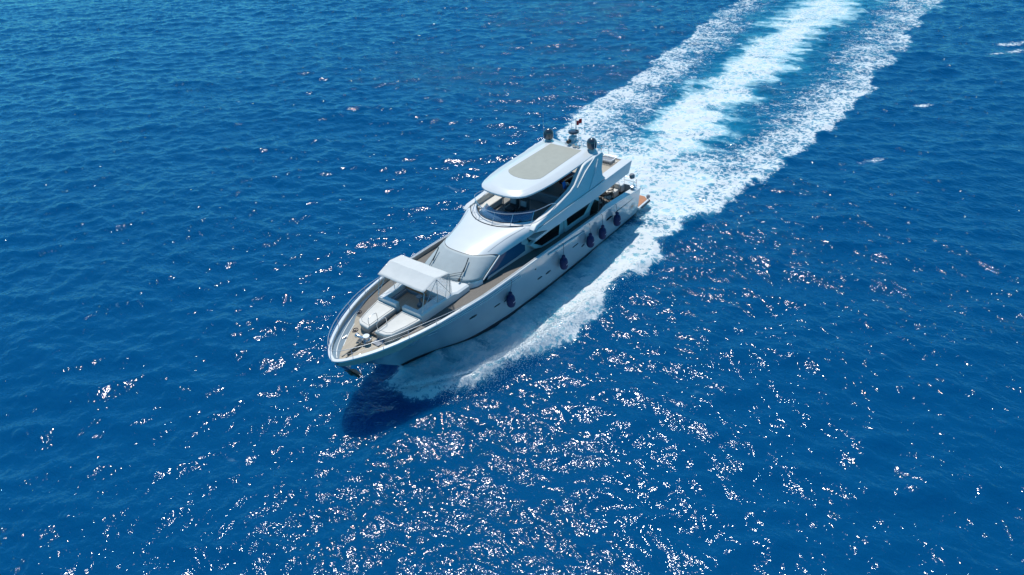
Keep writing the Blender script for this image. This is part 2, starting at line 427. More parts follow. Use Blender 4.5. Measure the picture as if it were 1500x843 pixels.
# smooth along
for _ in range(6):
    rows = [rows[0]]+[[tuple((rows[j-1][k][q]+2*rows[j][k][q]+rows[j+1][k][q])/4 for q in range(3)) for k in range(41)] for j in range(1, 24)]+[rows[-1]]
lip = [(.95-1.5*abs(p[1]/2.62)**2.2, p[1]*.87, 4.97) for p in rows[-1]]
lipd = [(x-.06, y*.985, 4.3) for x, y, z in lip]
m = MB(); under = [(x-.06, y*.97, z-.06) for x, y, z in rows[0]]
m.loops([under]+rows+[lip, lipd], closed=False)
brow = m.build('roof_brow', GEL, yacht, angle=40)
m = MB(); m.tube([(p[0]+.012, p[1], p[2]-.012) for p in rows[0]], .02, 5); m.build('brow_seal', BLKP, brow)
for s in (1, -1):
    m = MB(); m.lathe([(.05, 0), (.07, .04), (.05, .1), (.0, .12)], (.95, s*2.12, 4.50), 10); m.build('navigation_light', BLKP, brow)

for s in (1, -1):
    m = MB(); m.tube([(p[0], s*abs(p[1]), p[2]+.012) for p in [rows[j_][30] for j_ in range(2, 25)]], .006, 4); m.build('panel_seam', GREY, brow)
# flybridge floor, wing bands, soffit
FW = [(.9, 0), (.55, 1.2), (-.3, 2.1), (-.8, 2.4), (-10.9, 2.4)]
outl = [(x, y) for x, y in FW]+[(x, -y) for x, y in FW[::-1][:-1]]
m = MB(); m.prism([(x, y, 4.1) for x, y in outl], (0, 0, .22)); m.build('flybridge_floor', mat('flybridge_grey_deck', (.22, .22, .21), .7, noise=.06), yacht, smooth=False)
m = MB(); m.prism([(-7.3, -2.02, 4.4), (-10.75, -2.02, 4.4), (-10.75, 2.02, 4.4), (-7.3, 2.02, 4.4)], (0, 0, .13)); m.build('flybridge_aft_deck', TEAKL, yacht, smooth=False)
m = MB(); m.prism([(.2, -2.6, 3.98), (.2, 2.6, 3.98), (-10.5, 2.6, 3.9), (-10.5, -2.6, 3.9)], (0, 0, .16)); m.build('soffit', GEL, yacht, smooth=False)
for s in (1, -1):
    m = MB()
    prof = [(.35, 4.62), (-.3, 4.42), (-1.0, 4.17), (-2.1, 4.0), (-3.2, 3.98), (-5.5, 3.86), (-7.2, 3.8), (-9.2, 3.82), (-10.62, 3.8), (-10.98, 4.56), (-10.95, 4.63), (-5, 4.68), (-.6, 4.72)]
    pin = [(x, s*2.58, z) for x, z in prof]; pout = [(x, s*(2.72 if x < -.8 else 2.66), z) for x, z in prof]
    m.loops([pin, pout]); m.build('wing', GEL, yacht, bevel=.03)
    # flat white coaming top aft
    m = MB(); m.prism([(-7.2, s*2.58, 4.4), (-10.9, s*2.58, 4.4), (-10.9, s*2.04, 4.4), (-7.2, s*2.04, 4.4)], (0, 0, .22)); m.build('aft_coaming', GEL, yacht, bevel=.03)
m = MB(); m.box((-10.85, 0, 4.46), (.14, 4.06, .26)); m.build('aft_coaming', GEL, yacht, bevel=.03)

# arch: sloping arm + leg, leaning inward with height
def yar(z): return 2.70-(z-4.65)*.28
for s in (1, -1):
    prof = [(.42, 4.78), (.05, 4.98), (-1.4, 5.10), (-2.8, 5.27), (-3.75, 5.42), (-4.3, 5.58), (-5.05, 6.0), (-5.62, 6.28), (-6.0, 6.34), (-7.85, 6.34), (-7.95, 6.2), (-7.42, 5.4), (-7.35, 5.0), (-7.6, 4.72), (-5.5, 4.70), (-.5, 4.75)]
    m = MB(); n = len(prof)
    m.loops([[(x, s*(yar(z)-.36), z) for x, z in prof], [(x, s*yar(z), z) for x, z in prof]])
    arch = m.build('arch', GEL, yacht, bevel=.04, angle=30)
    m = MB(); m.tube([(-5.58, s*(yar(4.75)+.02), 4.75), (-6.45, s*(yar(5.45)+.04), 5.45), (-7.2, s*(yar(6.1)+.02), 6.1)], [.05, .075, .04], 4); m.build('rib', GEL, arch)
    m = MB(); m.tube([(-4.42, s*(yar(5.35)+.01), 5.35), (-5.6, s*(yar(5.95)+.03), 5.9), (-6.9, s*(yar(6.3)+.0), 6.3)], [.05, .08, .05], 4); m.build('rib', GEL, arch)
    m = MB(); m.tube([(-.5, s*(2.705), 4.735), (-5.6, s*2.715, 4.70)], .022, 5); m.build('ledge_line', GEL, arch)
    # coaming inside lining
    m = MB(); m.prism([(-.5, s*2.36, 4.3), (-7.3, s*2.36, 4.3), (-7.3, s*2.3, 5.0), (-3.6, s*2.28, 5.3), (-.5, s*2.4, 4.98)], (0, s*.05, 0)); m.build('coaming_lining', GEL, yacht, smooth=False)

# hardtop
HT = [(.22, 0), (.20, .5), (.12, .95), (-.08, 1.35), (-.38, 1.60), (-.8, 1.76), (-1.6, 1.93), (-2.6, 2.04), (-4, 2.08), (-5.6, 2.08), (-7.0, 2.05), (-7.9, 1.95), (-8.1, 1.75), (-7.95, 1.2), (-7.85, .6), (-7.85, 0)]
def htl(inset, z, crown=0):
    pts = []
    for sgn in (1, -1):
        seq = HT if sgn == 1 else HT[::-1][1:-1]
        for x, y in seq:
            cx = -3.9; fx = 1-inset/4.05; fy = 1-inset/2.1
            pts.append((cx+(x-cx)*fx, sgn*y*fy, z))
    return pts
m = MB(); m.loops([htl(.25, 6.26), htl(.03, 6.27), htl(0, 6.29), htl(.0, 6.365), htl(.02, 6.39), htl(.38, 6.42), htl(.46, 6.48), htl(.7, 6.49)])
ht = m.build('hardtop', GEL, yacht, angle=60)
m = MB()
pn = [(-1.93, 0), (-1.97, .4), (-2.1, .75), (-2.28, 1.02), (-2.5, 1.19), (-2.75, 1.22), (-7.08, 1.16)]
pn = pn+[(x, -y) for x, y in pn[::-1][:-1]]
m.prism([(x, y, 6.48) for x, y in pn], (0, 0, .025)); m.build('sunroof_panel', PANEL, ht, bevel=.01)
# hardtop stands on the aft edge, mast, domes, radar
for s in (1, -1):
    m = MB(); m.lathe([(.26, 0), (.28, .05), (.18, .1), (.12, .16)], (-7.55, s*1.65, 6.40), 16); m.build('dome_base', GEL, yacht)
    m = MB(); m.lathe([(.2, 0), (.3, .06), (.318, .18), (.318, .40), (.295, .53), (.23, .63), (.12, .70), (.02, .72)], (-7.55, s*1.65, 6.55), 24)
    m.build('satellite_dome', DOMEM, yacht)
    m = MB(); m.tube([(-7.35, s*1.93, 6.35), (-7.4, s*1.95, 6.9), (-7.5, s*2.0, 8.3)], [.02, .012, .006], 5); m.build('whip_antenna', GEL, yacht)
m = MB()
m.prism([(-7.4, -.35, 6.45), (-8.1, -.3, 6.45), (-8.1, .3, 6.45), (-7.4, .35, 6.45)], (-.1, 0, .18))
m.prism([(-7.6, -.22, 6.6), (-8.0, -.2, 6.6), (-8.0, .2, 6.6), (-7.6, .22, 6.6)], (-.15, 0, .32)); mast = m.build('mast', GEL, yacht, bevel=.03)
m = MB(); m.lathe([(.1, 0), (.1, .08), (.33, .1), (.35, .16), (.31, .24), (.15, .27)], (-8.0, 0, 7.02), 20); m.build('radar_scanner', DOMEM, yacht)
m = MB(); m.lathe([(.09, -.14), (.13, -.1), (.13, .1), (.115, .13)], (-7.42, .0, 6.74), 14, Matrix.Rotation(R(90), 3, 'Y')); m.build('searchlight', BLKP, mast)
m = MB(); m.lathe([(.05, -.2), (.09, -.05), (.13, .12), (.14, .16)], (-7.38, .52, 6.60), 12, Matrix.Rotation(R(90), 3, 'Y')); m.box((-7.4, .52, 6.5), (.14, .12, .1))
m.lathe([(.05, -.2), (.08, -.05), (.10, .12)], (-7.38, .78, 6.58), 12, Matrix.Rotation(R(90), 3, 'Y')); m.build('horn', STEEL, yacht)
m = MB()
for x, y, h in ((-8.2, -.28, 7.6), (-8.25, .0, 7.9), (-8.2, .28, 7.5)): m.tube([(x, y, 6.6), (x, y, h)], .014, 5)
m.tube([(-8.2, -.28, 7.3), (-8.2, .28, 7.3)], .012, 5); m.tube([(-8.2, .28, 6.9), (-8.4, .6, 7.0), (-8.4, .6, 7.35)], .014, 5)
for x, y, h in ((-8.2, -.28, 7.6), (-8.25, 0, 7.9), (-8.4, .6, 7.35)): m.lathe([(.03, 0), (.035, .04), (.0, .09)], (x, y, h), 8)
m.build('aerial_rack', STEEL, yacht)
# flag
fl = MB(); rows = []
for i in range(9):
    t = i/8; rows.append([(-8.55-.42*t, -.12+.05*math.sin(t*7)+.12*t, 7.72-.30*j/4-.03*math.sin(t*5)) for j in range(5)])
fl.loops(rows, closed=False)
flag = fl.build('flag', RED, None, solid=.006)
tag(flag, 'small red courtesy flag flying from a thin staff behind the radar mast', 'flag')
MW = mat('flag_white', (.8, .8, .8), .8)
def flagpt(t, u, s): return (-8.55-.42*t, -.12+.05*math.sin(t*7)+.12*t+s*.009, 7.72-.30*u-.03*math.sin(t*5))
for s in (1, -1):
    m = MB(); ring = []
    for k in range(14):
        a = R(40)+k/13*R(280); ring.append(flagpt(.42+.15*math.cos(a), .5+.24*math.sin(a), s))
    inn = []
    for k in range(14):
        a = R(40)+k/13*R(280); inn.append(flagpt(.455+.115*math.cos(a), .5+.18*math.sin(a), s))
    m.loops([ring, inn], closed=False)
    st = [flagpt(.66+(.07 if k % 2 == 0 else .028)*math.cos(k*math.pi/5), .5+(.11 if k % 2 == 0 else .045)*math.sin(k*math.pi/5), s) for k in range(10)]
    m.add(st, [tuple(range(10))]); m.build('flag_emblem', MW, flag, smooth=False)
m = MB(); m.tube([(-8.5, -.1, 6.4), (-8.53, -.12, 7.8)], .012, 5); m.build('flag_staff', STEEL, yacht)

# ------------------------------------------------------------------ flybridge fittings
# tinted wind deflector
sc_b = [(.88-1.35*abs(y/2.15)**2.2, y, 4.98) for y in [(-1.25+3.3*i/24) for i in range(25)]]
sc_t = [(x-.62, y*.9, z+.36+.0*y) for x, y, z in sc_b]
m = MB(); m.loops([sc_b, [((a[0]+b[0])/2+.02, (a[1]+b[1])/2, (a[2]+b[2])/2) for a, b in zip(sc_b, sc_t)], sc_t], closed=False); m.build('wind_deflector', TINT, yacht, solid=.012)
# rail around the brow top
m = MB()
ring = [(1.36-1.35*abs(y/2.3)**2.3, y, 4.965+.0) for y in [(-2.25+4.2*i/30) for i in range(31)]]
m.tube(ring, .025, 5); m.build('deck_bead', BLKP, yacht)
rtop = [(.92-1.25*abs(y/2.2)**2.2, y, 5.58) for y in [(-2.15+4.35*i/30) for i in range(31)]]
rtop = [(-1.9, -2.3, 5.2), (-1.2, -2.28, 5.42)]+rtop+[(-1.0, 2.38, 5.56), (-1.75, 2.42, 5.5), (-2.2, 2.44, 5.3)]
m = MB(); m.tube(rtop, .022, 6, smooth=1); rail = m.build('flybridge_rail', STEEL, yacht)
for i in (4, 10, 17, 24, 30):
    y = -2.15+4.35*i/30; b_ = (1.30-1.35*abs(y/2.3)**2.3, y*1.02, 4.94); t_ = (.92-1.25*abs(y/2.2)**2.2, y, 5.58)
    m = MB(); m.tube([b_, t_], .017, 5); m.build('stanchion', STEEL, rail)
# dashboard hatch line on brow
m = MB(); m.tube([(1.05-1.2*abs(y/2.1)**2.2, y, 4.975) for y in [(-1.7+2.6*i/20) for i in range(21)]], .008, 4)
m.tube([(1.3, -.9, 4.965), (1.0, -1.05, 4.98), (.45, -1.72, 4.975)], .008, 4); m.build('hatch_seam', GREY, yacht)
# helm console, wheel, seats, sofas
m = MB(); m.prism([(.35, .1, 4.32), (-.35, .1, 4.32), (-.55, .1, 4.95), (-.25, .1, 5.1), (.3, .1, 5.0)], (0, 1.5, 0)); con = m.build('helm_console', SEATD, yacht, bevel=.03)
m = MB(); m.prism([(.25, -1.5, 4.32), (-.35, -1.5, 4.32), (-.35, -1.5, 4.88), (.25, -1.5, 4.95)], (0, 1.5, 0)); m.build('dashboard', GEL, yacht, bevel=.05)
m = MB(); mm = Matrix.Rotation(R(-65), 3, 'Y')
m.tube([Vector((-.62, .8, 5.02))+mm @ Vector((.19*math.cos(a), .19*math.sin(a), 0)) for a in [k*math.pi/9 for k in range(18)]], .018, 5, closed=True)
m.tube([(-.45, .8, 4.92), (-.62, .8, 5.02)], .02, 5); m.build('steering_wheel', BLKP, con)
for yc in (.1, .85):
    m = MB(); m.box((-.95, yc, 4.92), (.6, .6, .2)); m.box((-1.28, yc, 5.28), (.2, .58, .75), ry=R(-8)); m.box((-.95, yc-.32, 5.12), (.4, .07, .07)); m.box((-.95, yc+.32, 5.12), (.4, .07, .07))
    st = m.build('helm_seat', SEATD, yacht, bevel=.05)
    m = MB(); m.lathe([(.17, 0), (.17, .03), (.05, .05), (.05, .4)], (-.95, yc, 4.33), 12); m.build('seat_pedestal', STEEL, st)
    m = MB(); m.box((-1.15, yc, 5.35), (.09, .4, .34), ry=R(-8)); m.build('headrest', GREY, st, bevel=.02)
m = MB(); m.tube([(-1.42, -.9, 4.3), (-1.0, -.55, 6.25)], .03, 6); m.build('hardtop_pole', STEEL, yacht)
m = MB(); m.box((-1.2, -1.85, 4.55), (1.8, .75, .42)); m.box((-1.2, -2.2, 4.9), (1.8, .14, .45)); m.build('lounge_sofa', SOFTW, yacht, bevel=.06)
m = MB(); m.box((-3.6, 0, 4.56), (.5, 2.6, .44)); m.box((-3.6, 1.75, 4.56), (.5, .9, .44)); m.box((-3.42, .3, 4.86), (.12, 3.6, .2)); m.build('wet_bar', GREY, yacht, bevel=.03)
m = MB(); m.box((-5.2, -.2, 4.92), (1.6, 1.1, .05)); m.tube([(-5.2, -.2, 4.3), (-5.2, -.2, 4.9)], .06, 8); m.build('dining_table', WOOD, yacht, bevel=.02)
m = MB(); m.box((-5.4, 1.75, 4.6), (2.6, .7, .36)); m.box((-5.4, 2.12, 4.95), (2.6, .14, .42)); m.box((-6.9, .6, 4.6), (.7, 2.6, .36)); m.build('dining_sofa', mat('navy_upholstery', (.015, .03, .09), .8, noise=.2), yacht, bevel=.06)
m = MB(); m.box((-5.5, 1.3, 5.28), (1.5, .09, .09), ry=R(-4)); m.tube([(-5.0, 1.3, 4.4), (-5.0, 1.3, 5.3)], .03, 6); m.tube([(-6.1, 1.3, 4.4), (-6.1, 1.3, 5.3)], .03, 6); m.build('boarding_pole', WOOD, yacht)
m = MB(); m.box((-5.7, .9, 5.05), (1.3, .3, .22)); m.build('backrest_cushion', MAROON, yacht, bevel=.05)
m = MB(); m.lathe([(.02, 0), (.12, .02), (.15, .12), (.1, .22), (.02, .25)], (-4.75, 1.55, 5.1), 14); m.tube([(-4.75, 1.55, 4.8), (-4.75, 1.55, 5.1)], .04, 6); m.build('lamp', STEEL, yacht)
rows = []
for i in range(8):
    t = i/7; rows.append([(-4.1-.34*j/5, 1.62+.02*math.sin(i*1.3+j)+.10*math.sin(t*2), 5.62-.48*t+.015*math.sin(j*2+i)) for j in range(6)])
m = MB().loops(rows, closed=False); tw = m.build('towel', BLUEC, None, solid=.012)
tag(tw, 'bright blue towel hanging under the hardtop beside the flybridge seating', 'towel')
# aft fly deck: folded wire lounger rack
rk = empty('wire_basket', (-10.05, 1.35, 4.53), 0)
tag(rk, 'low wire mesh basket standing on the aft upper deck', 'basket')
m = MB()
for z in (.02, .34): m.tube([(-.38, -.5, z), (.38, -.5, z), (.38, .5, z), (-.38, .5, z)], .018, 5, closed=True)
for k in range(9):
    y = -.5+k*.125
    m.tube([(-.38, y, .02), (-.38, y, .34)], .011, 4); m.tube([(.38, y, .02), (.38, y, .34)], .011, 4)
for k in range(7):
    x = -.38+k*.127
    m.tube([(x, -.5, .02), (x, -.5, .34)], .011, 4); m.tube([(x, .5, .02), (x, .5, .34)], .011, 4)
m.build('frame', STEEL, rk)
m = MB(); m.box((0, 0, .13), (.66, .9, .2)); m.build('folded_cushion', GREY, rk, bevel=.05)
m = MB()
m.tube([(-10.85, -1.9, 4.6), (-10.85, -1.9, 5.25), (-10.85, 1.0, 5.25), (-10.85, 1.0, 4.6)], .02, 5); m.tube([(-10.85, -1.9, 4.95), (-10.85, 1.0, 4.95)], .014, 5)
for y in (-1.2, -.4, .4): m.tube([(-10.85, y, 4.6), (-10.85, y, 5.25)], .016, 5)
m.build('aft_rail', STEEL, yacht)

# ------------------------------------------------------------------ foredeck: trunk, pads, well, awning
TW = lambda x: itp(x, [(5.3, 1.80), (6.4, 1.78), (8.8, 1.62), (9.8, 1.42), (10.7, 1.14)])
WX0, WX1, WYW = 7.05, 8.62, 1.12
# trunk solid with a sunk seating well (four walls around the well)
m = MB()
def tr_loop(x, y0, y1, z0, z1): return [(x, y0, z0), (x, y1, z0), (x, y1, z1), (x, y0, z1)]
def ZT(x): return itp(x, [(5.3, 3.64), (6.2, 3.66), (6.5, 3.80), (8.8, 3.80), (8.82, 3.5), (10.7, 3.42)])
sec = [5.3, 6.2, 6.5, WX0]
m.loops([[(x, -TW(x), 3.0), (x, TW(x), 3.0), (x, TW(x)-.03, ZT(x)-.08), (x, TW(x)-.14, ZT(x)), (x, -TW(x)+.14, ZT(x)), (x, -TW(x)+.03, ZT(x)-.08)] for x in sec])
for s in (1, -1):
    m.loops([[(x, s*WYW, 3.0), (x, s*TW(x), 3.0), (x, s*(TW(x)-.03), 3.72), (x, s*(TW(x)-.14), 3.80), (x, s*WYW, 3.80)] for x in (WX0, WX1)])
    # front lip of the well, leaving the centre aisle open
    m.loops([[(x, s*.22, 3.0), (x, s*TW(x), 3.0), (x, s*(TW(x)-.03), z-.08), (x, s*(TW(x)-.14), z), (x, s*.22, z)] for x, z in ((WX1, 3.8), (8.86, 3.8))])
trunk = m.build('seating_coaming', GEL, yacht, angle=30)
m = MB(); m.box(((WX0+WX1)/2, 0, 3.33), (WX1-WX0, 2*WYW, .05)); m.build('well_floor', teak('brown_teak', (.50, .38, .29), (.2, .15, .11)), yacht, smooth=False)
# sofa: U around, wooden backrest band, cup table
m = MB(); m.box((WX0+.14, 0, 3.48), (.26, 2*WYW-.04, .26)); m.box((WX0+.8, -WYW+.1, 3.46), (1.1, .18, .22))
m.build('bench_seat', GREY, yacht, bevel=.04)
m = MB(); m.box((WX0+.16, -.3, 3.76), (.10, 1.5, .40), ry=R(-14)); m.build('bench_backrest', WOOD, yacht, bevel=.02)
m = MB(); m.lathe([(.14, 0), (.15, .03), (.04, .05), (.04, .42), (.16, .44), (.17, .48)], (7.72, .38, 3.35), 14); m.box((7.95, .55, 3.45), (.2, .16, .18)); m.build('cup_table', GREY, yacht)
for s in (1, -1):
    base = [(8.9, s*.24), (8.9, s*(TW(8.9)-.02)), (9.8, s*(TW(9.8)-.02)), (10.62, s*1.16), (10.80, s*.9), (10.86, s*.27)]
    m = MB(); m.prism([(x, y, 3.0) for x, y in base], (0, 0, .40)); m.build('pad_base', mat('pad_base_taupe', (.42, .40, .36), .6), yacht, bevel=.02)
    m = MB()
    cxx, cyy = 9.8, s*.8
    def sh(k, z): return [(cxx+(x-cxx)*k, cyy+(y-cyy)*k, z) for x, y in base]
    m.loops([sh(1.01, 3.40), sh(1.035, 3.43), sh(1.035, 3.52), sh(1.0, 3.56), sh(.88, 3.585), sh(.85, 3.575)])
    pad = m.build('sunpad', SOFTW, yacht, bevel=.015)
    m = MB(); q = sh(.87, 3.588); m.tube(q, .012, 4, closed=True); m.build('piping', GREY, pad)
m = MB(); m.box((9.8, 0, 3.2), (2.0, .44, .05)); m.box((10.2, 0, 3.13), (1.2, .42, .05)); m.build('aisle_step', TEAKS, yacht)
for s in (1, -1):
    m = MB(); m.tube([(10.72, s*.30, 3.5), (10.74, s*.31, 3.98), (10.55, s*.32, 4.05), (10.2, s*.34, 4.02), (10.1, s*.34, 3.95), (10.12, s*.34, 3.55)], .017, 6, smooth=2); m.build('grab_rail', STEEL, yacht)

# awning: canopy with two kinks across, frame hoops, clear side curtains
aw = [(8.52, 4.99), (7.5, 5.28), (6.60, 5.12)]
cv = []
for k, (x, z) in enumerate(aw):
    hw_ = (1.63, 1.68, 1.72)[k]
    cv.append([(x, hw_*t, z+(.012*math.sin(8*t+k) if abs(t) < .95 else 0)) for t in [-1+i_/8 for i_ in range(17)]])
rows = []
for a, b in zip(cv[:-1], cv[1:]):
    for q_ in range(6):
        t = q_/6; rows.append([tuple(a[i_][c_]*(1-t)+b[i_][c_]*t-(.035*math.sin(math.pi*t) if c_ == 2 and 0 < i_ < 16 else 0) for c_ in range(3)) for i_ in range(17)])
rows.append(cv[-1])
rows = [[(p[0], p[1], p[2]+.05) for p in rows[0]][:0] or rows[0]]+rows[1:]
m = MB().loops(rows, closed=False); can = m.build('awning_canopy', CANV, yacht, solid=.012, angle=8)
for xt, zt, xf, nm in ((8.44, 4.99, 8.80, 'a'), (7.5, 5.25, 7.6, 'b'), (6.62, 5.08, 6.62, 'c')):
    yk = 1.6+.10*(8.5-xt)/1.9
    m = MB(); m.tube([(xf, -1.58, 3.8), (xt, -yk, zt-.12), (xt, -yk+.12, zt-.03), (xt, yk-.12, zt-.03), (xt, yk, zt-.12), (xf, 1.58, 3.8)], .018, 6); m.build('awning_frame', STEEL, yacht)
for s in (1, -1):
    m = MB(); m.tube([(8.8, s*1.58, 3.82), (7.5, s*1.64, 5.2)], .014, 5); m.tube([(6.62, s*1.62, 3.82), (7.5, s*1.66, 5.2)], .012, 5); m.tube([(7.0, s*1.6, 3.82), (6.66, s*1.66, 5.05)], .012, 5); m.build('awning_strut', STEEL, yacht)
    m = MB(); m.add([(6.55, s*1.66, 3.82), (7.62, s*1.62, 3.82), (8.42, s*1.63, 4.92), (7.5, s*1.69, 5.24), (6.6, s*1.73, 5.08)], [(0, 1, 2, 3, 4)]); m.build('side_curtain', CLEAR, yacht, smooth=False, solid=.006)
m = MB(); m.add([(6.52, -1.66, 3.82), (6.52, 1.66, 3.82), (6.58, 1.72, 5.06), (6.58, -1.72, 5.06)], [(0, 1, 2, 3)]); m.build('rear_curtain', CLEAR, yacht, smooth=False, solid=.006)

# windlass, cleats, bow fittings
m = MB(); m.box((11.35, -.1, 3.13), (.5, .55, .14)); m.lathe([(.16, 0), (.17, .1), (.1, .14), (.1, .22), (.18, .26), (.18, .34)], (11.35, .1, 3.18), 16)
m.lathe([(.09, -.3), (.15, -.26), (.09, -.16), (.09, .16), (.15, .26), (.09, .3)], (11.45, -.25, 3.36), 14, Matrix.Rotation(R(90), 3, 'X')); m.build('windlass', STEEL, yacht, bevel=.01)
m = MB(); m.prism([(11.7, .05, 3.06), (12.5, .0, 3.06), (12.55, -.12, 3.06), (11.7, -.15, 3.06)], (0, 0, .1)); m.tube([(11.5, -.05, 3.24), (12.1, -.05, 3.2), (12.9, -.04, 3.2)], .035, 6); m.build('anchor_chain', ANCH, yacht)
m = MB(); m.box((11.0, .55, 3.10), (.55, .5, .05)); m.build('deck_hatch', GREY, yacht, bevel=.015)
for x, y in ((11.75, 1.15), (11.75, -1.15), (12.4, .55)):
    m = MB(); m.tube([(x-.17, y, 3.17), (x+.17, y, 3.17)], .025, 6); m.tube([(x-.06, y, 3.03), (x-.06, y, 3.17)], .025, 6); m.tube([(x+.06, y, 3.03), (x+.06, y, 3.17)], .025, 6); m.build('cleat', STEEL, yacht)
for cx_, cy_, rr_ in ((10.95, -1.25, .2), (9.9, -2.02, .17)):
    m = MB(); m.tube([(cx_+(rr_-.012*k_)*math.cos(k_*.7), cy_+(rr_-.012*k_)*math.sin(k_*.7), itp(cx_, DZ)+.02) for k_ in range(14)], .022, 5, smooth=1); m.build('coiled_line', ROPE, yacht)
# anchor hanging under the stem
an = MB(); an.tube([(12.95, 0, 2.9), (12.6, 0, 1.9)], .08, 6)
an.add([(12.75, 0, 2.35), (12.6, .34, 2.05), (12.35, .30, 1.72), (12.28, 0, 1.62), (12.35, -.30, 1.72), (12.6, -.34, 2.05), (12.42, 0, 2.0)], [(0, 1, 2, 3), (0, 3, 4, 5), (0, 6, 1), (1, 6, 2), (2, 6, 3), (3, 6, 4), (4, 6, 5), (5, 6, 0)])
an.v = [(12.6+(x_-12.6)*1.5, y_*1.25, 2.0+(z_-2.0)*1.25) for x_, y_, z_ in an.v]; an.tube([(12.6, -.5, 1.95), (12.6, .5, 1.95)], .08, 6); an.build('anchor', ANCH, yacht)
m = MB(); m.tube([(13.3, 0, 3.25), (12.75, 0, 2.4)], .16, 8); m.build('anchor_pocket', STEEL, yacht)

# bow rails: two lines on stanchions, leaning slightly outboard
def rail_pt(i, h, inset=.07):
    P = P0[i]; q = o_in[i]; c = P.lerp(q, .5)
    return Vector((c.x, c.y, zs_all[i]+h))
ids = [i for i in range(NP) if xs1[min(i, 2*(half-1)-i)] > -6.2 and True]
def rail_h(x): return itp(x, [(-6.2, .05), (5, .08), (6.8, .11), (8, .24), (9.5, .40), (12, .55), (13.5, .6)])
step_ids = ids
m = MB(); m.tube([rail_pt(i, rail_h(P0[i].x)) for i in ids], .015, 6); br = m.build('guard_rail', RAILM, yacht)
ids2 = [i for i in ids if P0[i].x > 8.5]
m = MB(); m.tube([rail_pt(i, rail_h(P0[i].x)*.55) for i in ids2], .007, 5); m.build('lower_rail', RAILM, br)
lastx = {1: 99, -1: 99}
for i in ids:
    sgn = 1 if i < half else -1
    x = P0[i].x
    tgt = [12.9, 11.7, 10.3, 8.8, 7.2, 5.5, 3.8, 2.0, .2, -1.6, -3.4, -5.2]
    for t in tgt:
        j = min(range(half), key=lambda k: abs(xs1[k]-t))
        jj = j if sgn == 1 else 2*(half-1)-j
        if jj == i:
            m = MB(); m.tube([rail_pt(i, .03), rail_pt(i, rail_h(x))], .015, 5); m.build('stanchion', STEEL, br)
# deck fillers & small lights along hull
def hull_at(x, z, sgn=1):
    """outer hull point at x,z"""
    zs = itp(x, SZ); best = None; v = max(0, min(1, z/zs))
    pts = [hull_pt(i, v) for i in range(len(US))]
    y = float(np.interp(x, [p[0] for p in pts], [p[1] for p in pts])); return y
def oval(x, z, a, b, tilt, name, mt, sgn=1, off=.008, thick=.02, n=18, power=2.5):
    dy_dx = (hull_at(x+.2, z)-hull_at(x-.2, z))/.4; dy_dz = (hull_at(x, z+.15)-hull_at(x, z-.15))/.3
    out = []
    for k in range(n):
        t = 2*math.pi*k/n; c, s_ = math.cos(t), math.sin(t)
        u = a*math.copysign(abs(c)**(2/power), c); v = b*math.copysign(abs(s_)**(2/power), s_)
        dx = u*math.cos(tilt)-v*math.sin(tilt); dz = u*math.sin(tilt)+v*math.cos(tilt)
        out.append(Vector((x+dx, sgn*(hull_at(x, z)+dy_dx*dx+dy_dz*dz+off), z+dz)))
    m = MB(); m.prism(out, (0, -sgn*thick, 0)); return m.build(name, mt, hull, smooth=False)
for s in (1, -1):
    for x, z, a, b in ((-.55, 1.52, .24, .075), (.3, 1.60, .22, .06), (3.3, 1.78, .26, .07), (4.15, 1.9, .24, .055), (6.05, 2.25, .26, .085), (-3.45, 1.92, .34, .05), (-4.45, 1.38, .18, .08), (-7.6, 1.86, .36, .09), (-10.95, 1.15, .2, .12)):
        oval(x, z, a, b, R(2), 'porthole', BLK, s)
    for x, z in ((8.75, 2.72), (9.55, 2.88)): oval(x, z, .26, .03, R(4), 'air_vent', GEL, s, off=.012)
    oval(.9, 2.6, .06, .05, 0, 'drain', BLK, s)
    oval(-10.95, 1.15, .42, .26, R(2), 'vent_recess', mat('hull_recess', (.42, .47, .5), .4), s, off=.003)

# cockpit: rails, staple bars, searchlight knob, furniture
m = MB()
for s in (1, -1):
    m.tube([(-11.2, s*2.75, 2.3), (-11.25, s*2.75, 2.85), (-11.8, s*2.7, 2.85), (-11.85, s*1.7, 2.85), (-11.85, s*1.7, 2.2)], .02, 6)
    m.tube([(-11.25, s*2.75, 2.58), (-11.8, s*2.7, 2.58), (-11.85, s*1.7, 2.58)], .014, 5)
    m.tube([(-11.8, s*2.7, 2.2), (-11.8, s*2.7, 2.85)], .018, 5)
    m.tube([(-11.9, s*1.2, 2.2), (-11.9, s*1.2, 2.95), (-11.9, s*.2, 2.95), (-11.9, s*.2, 2.2)], .018, 5)
    m.tube([(-11.9, s*1.2, 2.6), (-11.9, s*.2, 2.6)], .014, 5); m.tube([(-11.9, s*.7, 2.2), (-11.9, s*.7, 2.95)], .014, 5)
m.build('cockpit_rail', STEEL, yacht)
for s in (1, -1):
    m = MB(); m.lathe([(.14, 0), (.15, .1), (.09, .14), (.11, .22), (.2, .25), (.2, .30), (.08, .34)], (-11.25, s*2.7, 2.28), 14); m.build('capstan', STEEL, yacht)
m = MB(); m.lathe([(.02, -.02), (.16, .02), (.2, .16), (.18, .3), (.08, .38), (.01, .39)], (-11.9, 2.35, 2.78), 14, Matrix.Rotation(R(20), 3, 'X')); m.build('life_buoy_lamp', GREY, yacht)
m = MB(); m.box((-11.0, 0, 1.8), (.7, 3.2, .45)); m.box((-11.4, 0, 2.15), (.16, 3.2, .45)); m.build('cockpit_sofa', SOFTW, yacht, bevel=.05)
tb = empty('dining_table', (-9.9, .3, 1.55)); tag(tb, 'dark oval dining table in the aft cockpit under the overhang', 'table')
